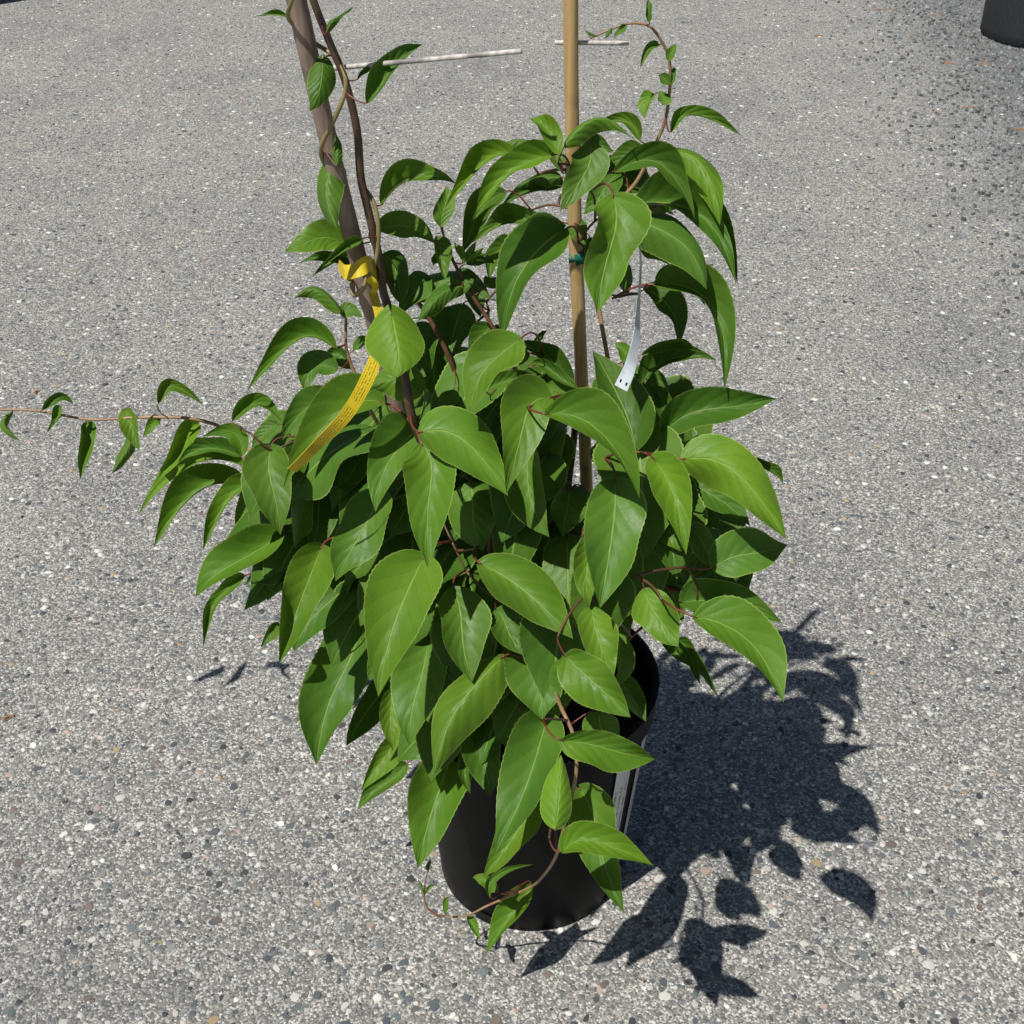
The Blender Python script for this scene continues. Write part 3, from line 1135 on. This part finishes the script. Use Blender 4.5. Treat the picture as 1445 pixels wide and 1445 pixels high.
NODES = []


def stem_pts(P, r0, r1, mat, name='stem'):
    link(name, tube(P, r0, r1, 8), mat, PLANT, P[0])
    NODES.extend(P)
    return P


def soil(px, py):
    return ground(px, py, SOIL_Z - 0.02)


root = soil(735, 985)
def e(px, py, lay=1.2):
    return at(px, py, env(px, py) + lay * 0.045 + .02)

main = [root, at(700, 900, -.01), at(672, 822, -.03), at(625, 727, -.05), at(604, 650, -.09), at(587, 603, -.115), at(579, 579, -.12), at(571, 529, -.115), at(551, 446, -.06),
        at(540, 407, -.048), at(534, 360, -.05), at(520, 299, -.052), at(509, 249, -.054), at(505, 194, -.058), at(498, 155, -.06),
        at(484, 105, -.064), at(467, 64, -.066), at(442, 0, -.07), at(425, -60, -.075)]
stem_pts(catmull(main, 6), 0.0045, 0.0028, M_VINE, 'stem')
P = [at(531, 363, -.058), at(534, 321, -.056), at(527, 285, -.05), at(512, 262, -.042)]
stem_pts(catmull([at(497, 400, -.044), at(499, 416, -.055), at(510, 410, -.062), at(518, 394, -.064)] + P, 6), 0.0024, 0.0017, M_GREENSTEM, 'stem')
stem_pts(catmull([at(470, 240, -.04), at(456, 227, -.05), at(454, 205, -.065), at(470, 172, -.072), at(487, 130, -.074), at(485, 100, -.07), at(470, 78, -.055), at(440, 58, -.05),
                  at(415, 36, -.062), at(406, 22, -.075), at(412, 0, -.085), at(422, -40, -.085)], 6), 0.0019, 0.0016, M_GREENSTEM, 'stem')
stem_pts(catmull([e(560, 640, 2), at(520, 575, .0), at(504, 535, .02), at(489, 493, .025), at(488, 449, .03), at(484, 435, .03)], 6), 0.0022, 0.0012, M_REDSTEM, 'stem')
stem_pts(catmull([e(745, 560, 2), at(701, 471, -.02), at(662, 410, -.01), at(637, 363, -.005), at(628, 340, .01), at(623, 318, .03)], 6), 0.0022, 0.0010, M_TWIG, 'stem')
stem_pts(catmull([at(540, 395, -.04), at(570, 410, -.02), at(600, 440, -.02), at(640, 520, -.03), e(660, 600, 2.2)], 6), 0.0016, 0.0024, M_TWIG, 'stem')
stem_pts(catmull([e(450, 700, 1.8), e(360, 640, 1.2), at(316, 605, TY), at(277, 592, TY), at(244, 589, TY), at(194, 589, TY), at(127, 592, TY), at(55, 580, TY), at(0, 578, TY), at(-80, 582, TY), at(-140, 600, TY)], 6), 0.0022, 0.0009, M_REDSTEM, 'tendril')
stem_pts(catmull([e(860, 520, 2), at(842, 400, .022), at(860, 320, .01), at(874, 286, .0), at(899, 255, 0), at(919, 216, 0), at(938, 172, 0), at(945, 127, 0), at(945, 89, 0), at(938, 66, 0), at(919, 39, 0), at(899, 33, 0), at(880, 35, 0), at(858, 43, 0), at(833, 54, 0)], 6), 0.0021, 0.0007, M_REDSTEM, 'tendril')
stem_pts(catmull([e(770, 940, 2.5), at(790, 994, -.235), at(809, 1038, -.262), at(813, 1091, -.28), at(799, 1152, -.285), at(785, 1207, -.265), at(763, 1240, -.225), at(746, 1253, -.20), at(716, 1266, -.19), at(688, 1278, -.182), at(661, 1291, -.178),
                  at(633, 1294, -.175), at(611, 1289, -.175), at(599, 1271, -.175), at(600, 1244, -.175), at(605, 1224, -.175)], 6), 0.0018, 0.0008, M_REDSTEM, 'tendril')
# hidden main canes of the bush
for tgt in ([soil(760, 960), e(800, 840, 2.6), e(850, 720, 2.8), e(930, 650, 1.6)],
            [soil(720, 950), e(660, 800, 3), e(540, 720, 2.6), e(440, 700, 1.6)],
            [soil(745, 1000), e(700, 900, 2.4), e(690, 800, 1.8), e(700, 680, 1.6)],
            [soil(790, 970), e(870, 860, 2.4), e(940, 830, 1.6), e(985, 850, .9)],
            [soil(770, 950), e(800, 700, 3.6), at(815, 560, .03), at(812, 420, .02), at(812, 330, .015), at(800, 240, .012)],
            [soil(730, 1010), e(640, 900, 2.2), e(580, 850, 1.6), e(520, 880, 1.4)],
            [soil(760, 1020), e(720, 960, 2.0), e(690, 990, 1.4), e(660, 1040, 1.0)]):
    stem_pts(catmull(tgt, 8), 0.0042, 0.0018, M_VINE if random.random() < .5 else M_TWIG, 'stem')

# --- leaves inside and at the back of the bush, not traced one by one
POLY = [(360, 640), (400, 590), (480, 585), (560, 530), (640, 480), (700, 500), (760, 500), (880, 515), (960, 525), (1040, 570), (990, 640), (1050, 680), (1080, 740),
        (1050, 790), (1060, 850), (1000, 880), (930, 880), (880, 900), (860, 980), (780, 1030), (700, 1070), (620, 1110), (540, 1070), (480, 1020), (460, 960), (400, 870), (330, 830), (310, 760)]
POLY2 = [(700, 235), (760, 205), (900, 212), (980, 280), (1005, 360), (960, 350), (890, 320), (800, 300), (720, 310)]


def inside(poly, x, y):
    c = False
    j = len(poly) - 1
    for i in range(len(poly)):
        xi, yi = poly[i]
        xj, yj = poly[j]
        if (yi > y) != (yj > y) and x < (xj - xi) * (y - yi) / (yj - yi) + xi:
            c = not c
        j = i
    return c


rf = random.Random(21)


def free_leaf(B, out, Ln, tone):
    up = Vector((0, 0, 1))
    T = B + out * (Ln * rf.uniform(.62, .8)) - up * (Ln * rf.uniform(.35, .7))
    Cc = (B + T) * 0.5 + up * (Ln * .22)
    def mid(u):
        return B * (1 - u) ** 2 + Cc * (2 * u * (1 - u)) + T * u * u
    sd = out.cross(up).normalized()
    n = (sd.cross(T - B)).normalized()
    if n.z < 0:
        n = -n
    W = Ln * rf.uniform(.27, .33)
    lf = n * (W * rf.uniform(-.1, .45))
    roll = rf.uniform(-.4, .4)
    def s1(u):
        return (sd * math.cos(roll) + n * math.sin(roll)) * -W, lf
    def s2(u):
        return (sd * math.cos(roll) + n * math.sin(roll)) * W, lf
    pts = [mid(u) for u in (0, .5, .8, 1)] + [mid(.4) + sd * W, mid(.4) - sd * W]
    return mid, s1, s2, n, pts, T


GX, GY = np.meshgrid(np.arange(300, 1100, 10), np.arange(190, 1130, 10))


def mask_of(poly):
    c = np.zeros(GX.shape, bool)
    j = len(poly) - 1
    for i in range(len(poly)):
        (xi, yi), (xj, yj) = poly[i], poly[j]
        if yi != yj:
            c ^= ((yi > GY) != (yj > GY)) & (GX < (xj - xi) * (GY - yi) / (yj - yi) + xi)
        j = i
    return c


want = mask_of(POLY) | mask_of(POLY2)
covered = np.zeros(GX.shape, float)
keepfree = (mask_of([(795, 370), (835, 370), (840, 695), (808, 695)]) | mask_of([(560, 500), (580, 500), (600, 610), (575, 610)])) * 1
for pl in COVER:
    covered += mask_of(pl)
count = 0
tries = 0
NFILL = 300 - len(LEAVES)
while count < NFILL and tries < 9000:
    tries += 1
    top = rf.random() < .12
    poly = POLY2 if top else POLY
    px, py = rf.uniform(300, 1090), rf.uniform(200, 380) if top else rf.uniform(480, 1080)
    if not inside(poly, px, py):
        continue
    lay = rf.uniform(1.2, 3.0) if top else rf.uniform(1.3, 6.0)
    B = at(px, py, env(px, py) + lay * 0.03)
    if B.z < 0.32 or B.y > 0.22:
        continue
    ax = Vector((0.03, 0.0 if top else 0.02, B.z))
    out = (B - ax)
    out.z = 0
    if out.length < 0.02:
        out = Vector((0, -1, 0))
    out = (out.normalized() + Vector((rf.uniform(-.7, .7), rf.uniform(-.9, .4), 0))).normalized()
    Ln = rf.uniform(.075, .105) if top else rf.uniform(.085, .125)
    mid, s1, s2, n, pts, T = free_leaf(B, out, Ln, 0)
    ol = [mid(u) - (s1(0)[0] * -1) * wv for u, wv in ((0, 0), (.1, .76), (.25, 1), (.45, .95), (.65, .7), (.85, .3))]
    ol += [mid(u) + s2(0)[0] * wv for u, wv in ((1, 0), (.85, .3), (.65, .7), (.45, .95), (.25, 1), (.1, .76))]
    pj = [project(p) for p in ol]
    ok = all(inside(poly, u, v) and p.y > env(u, v) + 0.025 for p, (u, v) in zip(ol, pj))
    if not ok:
        continue
    mk = mask_of(pj)
    if any(p.y < .03 for p in ol) and (mk & (keepfree > 0)).any():
        continue
    gain = (mk & want & (covered < 1)).sum() + .25 * (mk & want & (covered < 2)).sum()
    need = max(1.5, 14 - tries / 260)
    if gain < need:
        continue
    covered += mk
    me = blade(mid, s1, s2, n, 900 + count, 0.06, 1.0)
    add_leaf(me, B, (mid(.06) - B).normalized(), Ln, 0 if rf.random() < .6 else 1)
    count += 1
print('leaves', len(LEAVES), 'uncovered', int((want & (covered < 1)).sum()), 'of', int(want.sum()))

# --- petioles and the twigs that carry them ------------------------------
NP = [np.array(p) for p in NODES]
arr = np.array(NP)
todo = []


def petiole(o, B, tan, Q, Ln):
    d = (Q - B).length
    c1 = B - tan * min(0.4 * d, 0.02)
    pts = []
    for i in range(9):
        t = i / 8
        pts.append(B * (1 - t) ** 2 + c1 * (2 * t * (1 - t)) + Q * t * t + Vector((0, 0, 0.06 * d * math.sin(math.pi * t))))
    r = max(0.0004, min(0.0010, 0.0085 * Ln))
    m = mesh(*tube_geo(pts, [r + 0.0003 * i / 8 for i in range(9)], 6))
    link('petiole', m, M_PETIOLE, o, B)


for (o, B, tan, Ln, attach) in LEAVES:
    d = np.linalg.norm(arr - np.array(B), axis=1)
    i = int(d.argmin())
    if d[i] < max(0.045, 0.5 * Ln):
        petiole(o, B, tan, Vector(arr[i]), Ln)
    else:
        inw = Vector((0.02, 0.0, B.z - 0.06)) - B
        inw = inw.normalized()
        Q = B + (-tan * 0.4 + inw * 0.75).normalized() * min(0.045, max(0.02, 0.42 * Ln))
        petiole(o, B, tan, Q, Ln)
        todo.append(Q)
nodes = list(NODES)
while todo:
    best = None
    for q in todo:
        dd = [(p - q).length for p in nodes]
        m = min(dd)
        if best is None or m < best[0]:
            best = (m, q, nodes[dd.index(m)])
    m, q, p = best
    todo.remove(q)
    sag = Vector((random.uniform(-.08, .08), random.uniform(-.08, .08), random.uniform(-.02, .14))) * m
    pts = [q.lerp(p, t / 6) + sag * math.sin(math.pi * t / 6) for t in range(7)]
    link('twig', tube(pts, 0.0009, 0.0013, 6), M_TWIG, PLANT, p)
    nodes.extend(pts[:-1:2])

# ------------------------------------------------------------------ tags and ties
def ribbon(name, pts, widths, wdir, mat, thick=0.0004, parent=None, n=8):
    P = catmull(pts, n)
    N = len(P)
    V, F, UV = [], [], []
    ws = np.interp(np.linspace(0, 1, N), np.linspace(0, 1, len(widths)), widths)
    for i, p in enumerate(P):
        t = (P[min(i + 1, N - 1)] - P[max(i - 1, 0)]).normalized()
        w = wdir(i / (N - 1))
        w = (w - t * w.dot(t)).normalized()
        nn = t.cross(w).normalized()
        for a in (1, -1):
            for s in (-1, -.33, .33, 1):
                V.append(p + w * (s * ws[i] / 2) + nn * (a * thick / 2))
                UV.append((i / (N - 1), (s + 1) / 2))
    for i in range(N - 1):
        o, q = i * 8, (i + 1) * 8
        for s in range(3):
            F.append((o + s, o + s + 1, q + s + 1, q + s))
            F.append((o + 4 + s, q + 4 + s, q + 5 + s, o + 5 + s))
        F.append((o, q, q + 4, o + 4))
        F.append((o + 3, o + 7, q + 7, q + 3))
    m = mesh(V, F, False)
    uvl = m.uv_layers.new(name='UVMap')
    for lp in m.loops:
        uvl.data[lp.index].uv = UV[lp.vertex_index]
    link(name, m, mat, parent, None if parent else P[0])
    return P, ws


yt = empty('plant_tag', at(520, 380, -.055))
tag(yt, 'yellow plastic strip tag with fine black print, looped round the leaning stake', 'tag')
ribbon('printed_strip', [at(526, 412, -.065), at(536, 450, -.078), at(535, 488, -.095), at(518, 535, -.115), at(489, 585, -.13), at(452, 624, -.138), at(412, 664, -.142)],
       [.0075, .008, .0105, .0115, .0115, .0115, .0112], lambda t: (RT * 1.0 + UP * 0.42 * t + FWD * .25).normalized(), M_YELLOW, parent=yt)
ribbon('loop_band', [at(478, 374, -.05), at(488, 384, -.075), at(506, 380, -.082), at(521, 372, -.072), at(532, 388, -.045), at(520, 396, -.03), at(500, 392, -.03), at(482, 384, -.04)],
       [.009, .012, .013, .012, .010, .009, .009], lambda t: UP, M_YELLOW2, parent=yt)
ribbon('loop_tail', [at(520, 392, -.078), at(529, 402, -.076), at(527, 416, -.066)], [.007, .006, .004], lambda t: RT + FWD * .3, M_YELLOW2, parent=yt)

wt = empty('plant_tag', at(905, 330, -.045))
tag(wt, 'narrow white plastic tag with two slots, hanging under the top leaves', 'tag')
wpts = [at(897, 312, -.055), at(904, 360, -.075), at(902, 420, -.10), at(898, 475, -.135), at(890, 515, -.16), at(876, 548, -.18)]


def wdirf(t):
    q = max(0.0, (t - .35) / .65) ** 1.2
    return (FWD * (1 - q) + RT * .25 * (1 - q) + (RT * .80 - UP * .60) * q).normalized()


WP, WS = ribbon('tag_strip', wpts, [.009, .0095, .010, .0105, .011], wdirf, M_WHITE, parent=wt)
iw = int(len(WP) * .93)
for sd in (-.24, .24):
    t = (WP[iw + 1] - WP[iw - 1]).normalized()
    w = wdirf(iw / (len(WP) - 1))
    w = (w - t * w.dot(t)).normalized()
    nn = t.cross(w).normalized()
    c = WP[iw] + w * (sd * WS[iw])
    V = [c + w * (a * .0007) + t * (b * .0019) + nn * k for k in (-.0004, .0004) for a, b in ((-1, -.6), (0, -1), (1, -.6), (1, .6), (0, 1), (-1, .6))]
    link('slot', mesh(V, [(0, 1, 2, 3, 4, 5), (11, 10, 9, 8, 7, 6)] + [(i, i + 6, (i + 1) % 6 + 6, (i + 1) % 6) for i in range(6)], False), M_BLACK, wt)


def tie(p, axis, r, label, w=.011):
    V, F = [], []
    a = axis.orthogonal().normalized()
    b = axis.cross(a)
    n = 26
    for i in range(n + 1):
        t = i / n * 1.08
        for s in (-.5, .5):
            for rr in (r, r + .0006):
                wv = 2 * math.pi * t
                V.append(p + axis * (s * w + .004 * t + .0012 * math.sin(5 * wv)) + (a * math.cos(wv) + b * math.sin(wv)) * (rr + .0012 * t))
    for i in range(n):
        o, q = i * 4, i * 4 + 4
        F += [(o, q, q + 2, o + 2), (o + 1, o + 3, q + 3, q + 1), (o, o + 1, q + 1, q), (o + 2, q + 2, q + 3, o + 3)]
    # loose end
    k = len(V)
    d = (-RT * 0.9 - FWD * .35 + UP * .2).normalized()
    st = p - FWD * (r * .9)
    for i in range(4):
        c = st + d * (.0035 * i) + Vector((0, 0, -.0006 * i * i))
        for s in (-.5, .5):
            V.append(c + UP * (s * w * .9))
    for i in range(3):
        F.append((k + 2 * i, k + 2 * i + 1, k + 2 * i + 3, k + 2 * i + 2))
    tag(link('tie_tape', mesh(V, F), M_TIE, None, p), label, 'plant tie')


ax1 = (S1b - S1a).normalized()
tie(S1a + ax1 * ((at(810, 364, .004) - S1a).dot(ax1)), ax1, .0078, 'green plastic tape tied round the tan stake below the top leaves')
tie(at(645, 806, -.02), (at(625, 727, -.05) - at(672, 822, -.03)).normalized(), .0068, 'green plastic tape tied round the stems low inside the foliage')

# ------------------------------------------------------------------ litter on the ground
for (px, py, ln, an) in ((1340, 90, .045, -.35), (1394, 92, .05, -.12), (1365, 153, .05, -.1), (1440, 183, .05, .15), (1154, 51, .035, 0.0), (1240, 14, .04, -.1),
                         (1265, 16, .03, 0), (1285, 52, .018, .8), (1305, 24, .018, .5), (1385, 86, .014, 1.2), (1425, 96, .018, 1.0), (12, 1014, .014, .1), (52, 554, .012, .5), (1318, 22, .02, -.6)):
    g = ground(px, py)
    V, F = [], []
    d = Vector((math.cos(an), math.sin(an), 0))
    s = Vector((-d.y, d.x, 0))
    n = 6
    for i in range(n + 1):
        t = i / n - .5
        w = .0036 * (1 - (2 * abs(t)) ** 3 * .6) * random.uniform(.8, 1.15)
        c = g + d * (ln * t) + s * (.004 * math.sin(t * 5))
        z = .0045 + .0015 * math.sin(i)
        V += [c - s * w + Vector((0, 0, .0008)), c - s * w * .5 + Vector((0, 0, z)), c + s * w * .5 + Vector((0, 0, z)), c + s * w + Vector((0, 0, .0008))]
    for i in range(n):
        for k in range(3):
            F.append((4 * i + k, 4 * i + k + 1, 4 * i + k + 5, 4 * i + k + 4))
        F.append((4 * i, 4 * i + 4, 4 * i + 7, 4 * i + 3))
    F += [(0, 3, 2, 1), (4 * n, 4 * n + 1, 4 * n + 2, 4 * n + 3)]
    onv = px > 1000
    short = ln < .03
    tag(link('bark_chip', mesh(V, F, False), M_BARK, None, g), ('short crumb of orange-brown bark among the gravel near the dusty pot' if short else 'long thin orange-brown bark sliver lying on the gravel edge') if onv else 'tiny brown bark fragment lying on the pale grey asphalt',
        'bark chip', ('bark crumbs on the gravel edge' if short else 'bark slivers on the gravel edge') if onv else 'bark fragments on the asphalt')
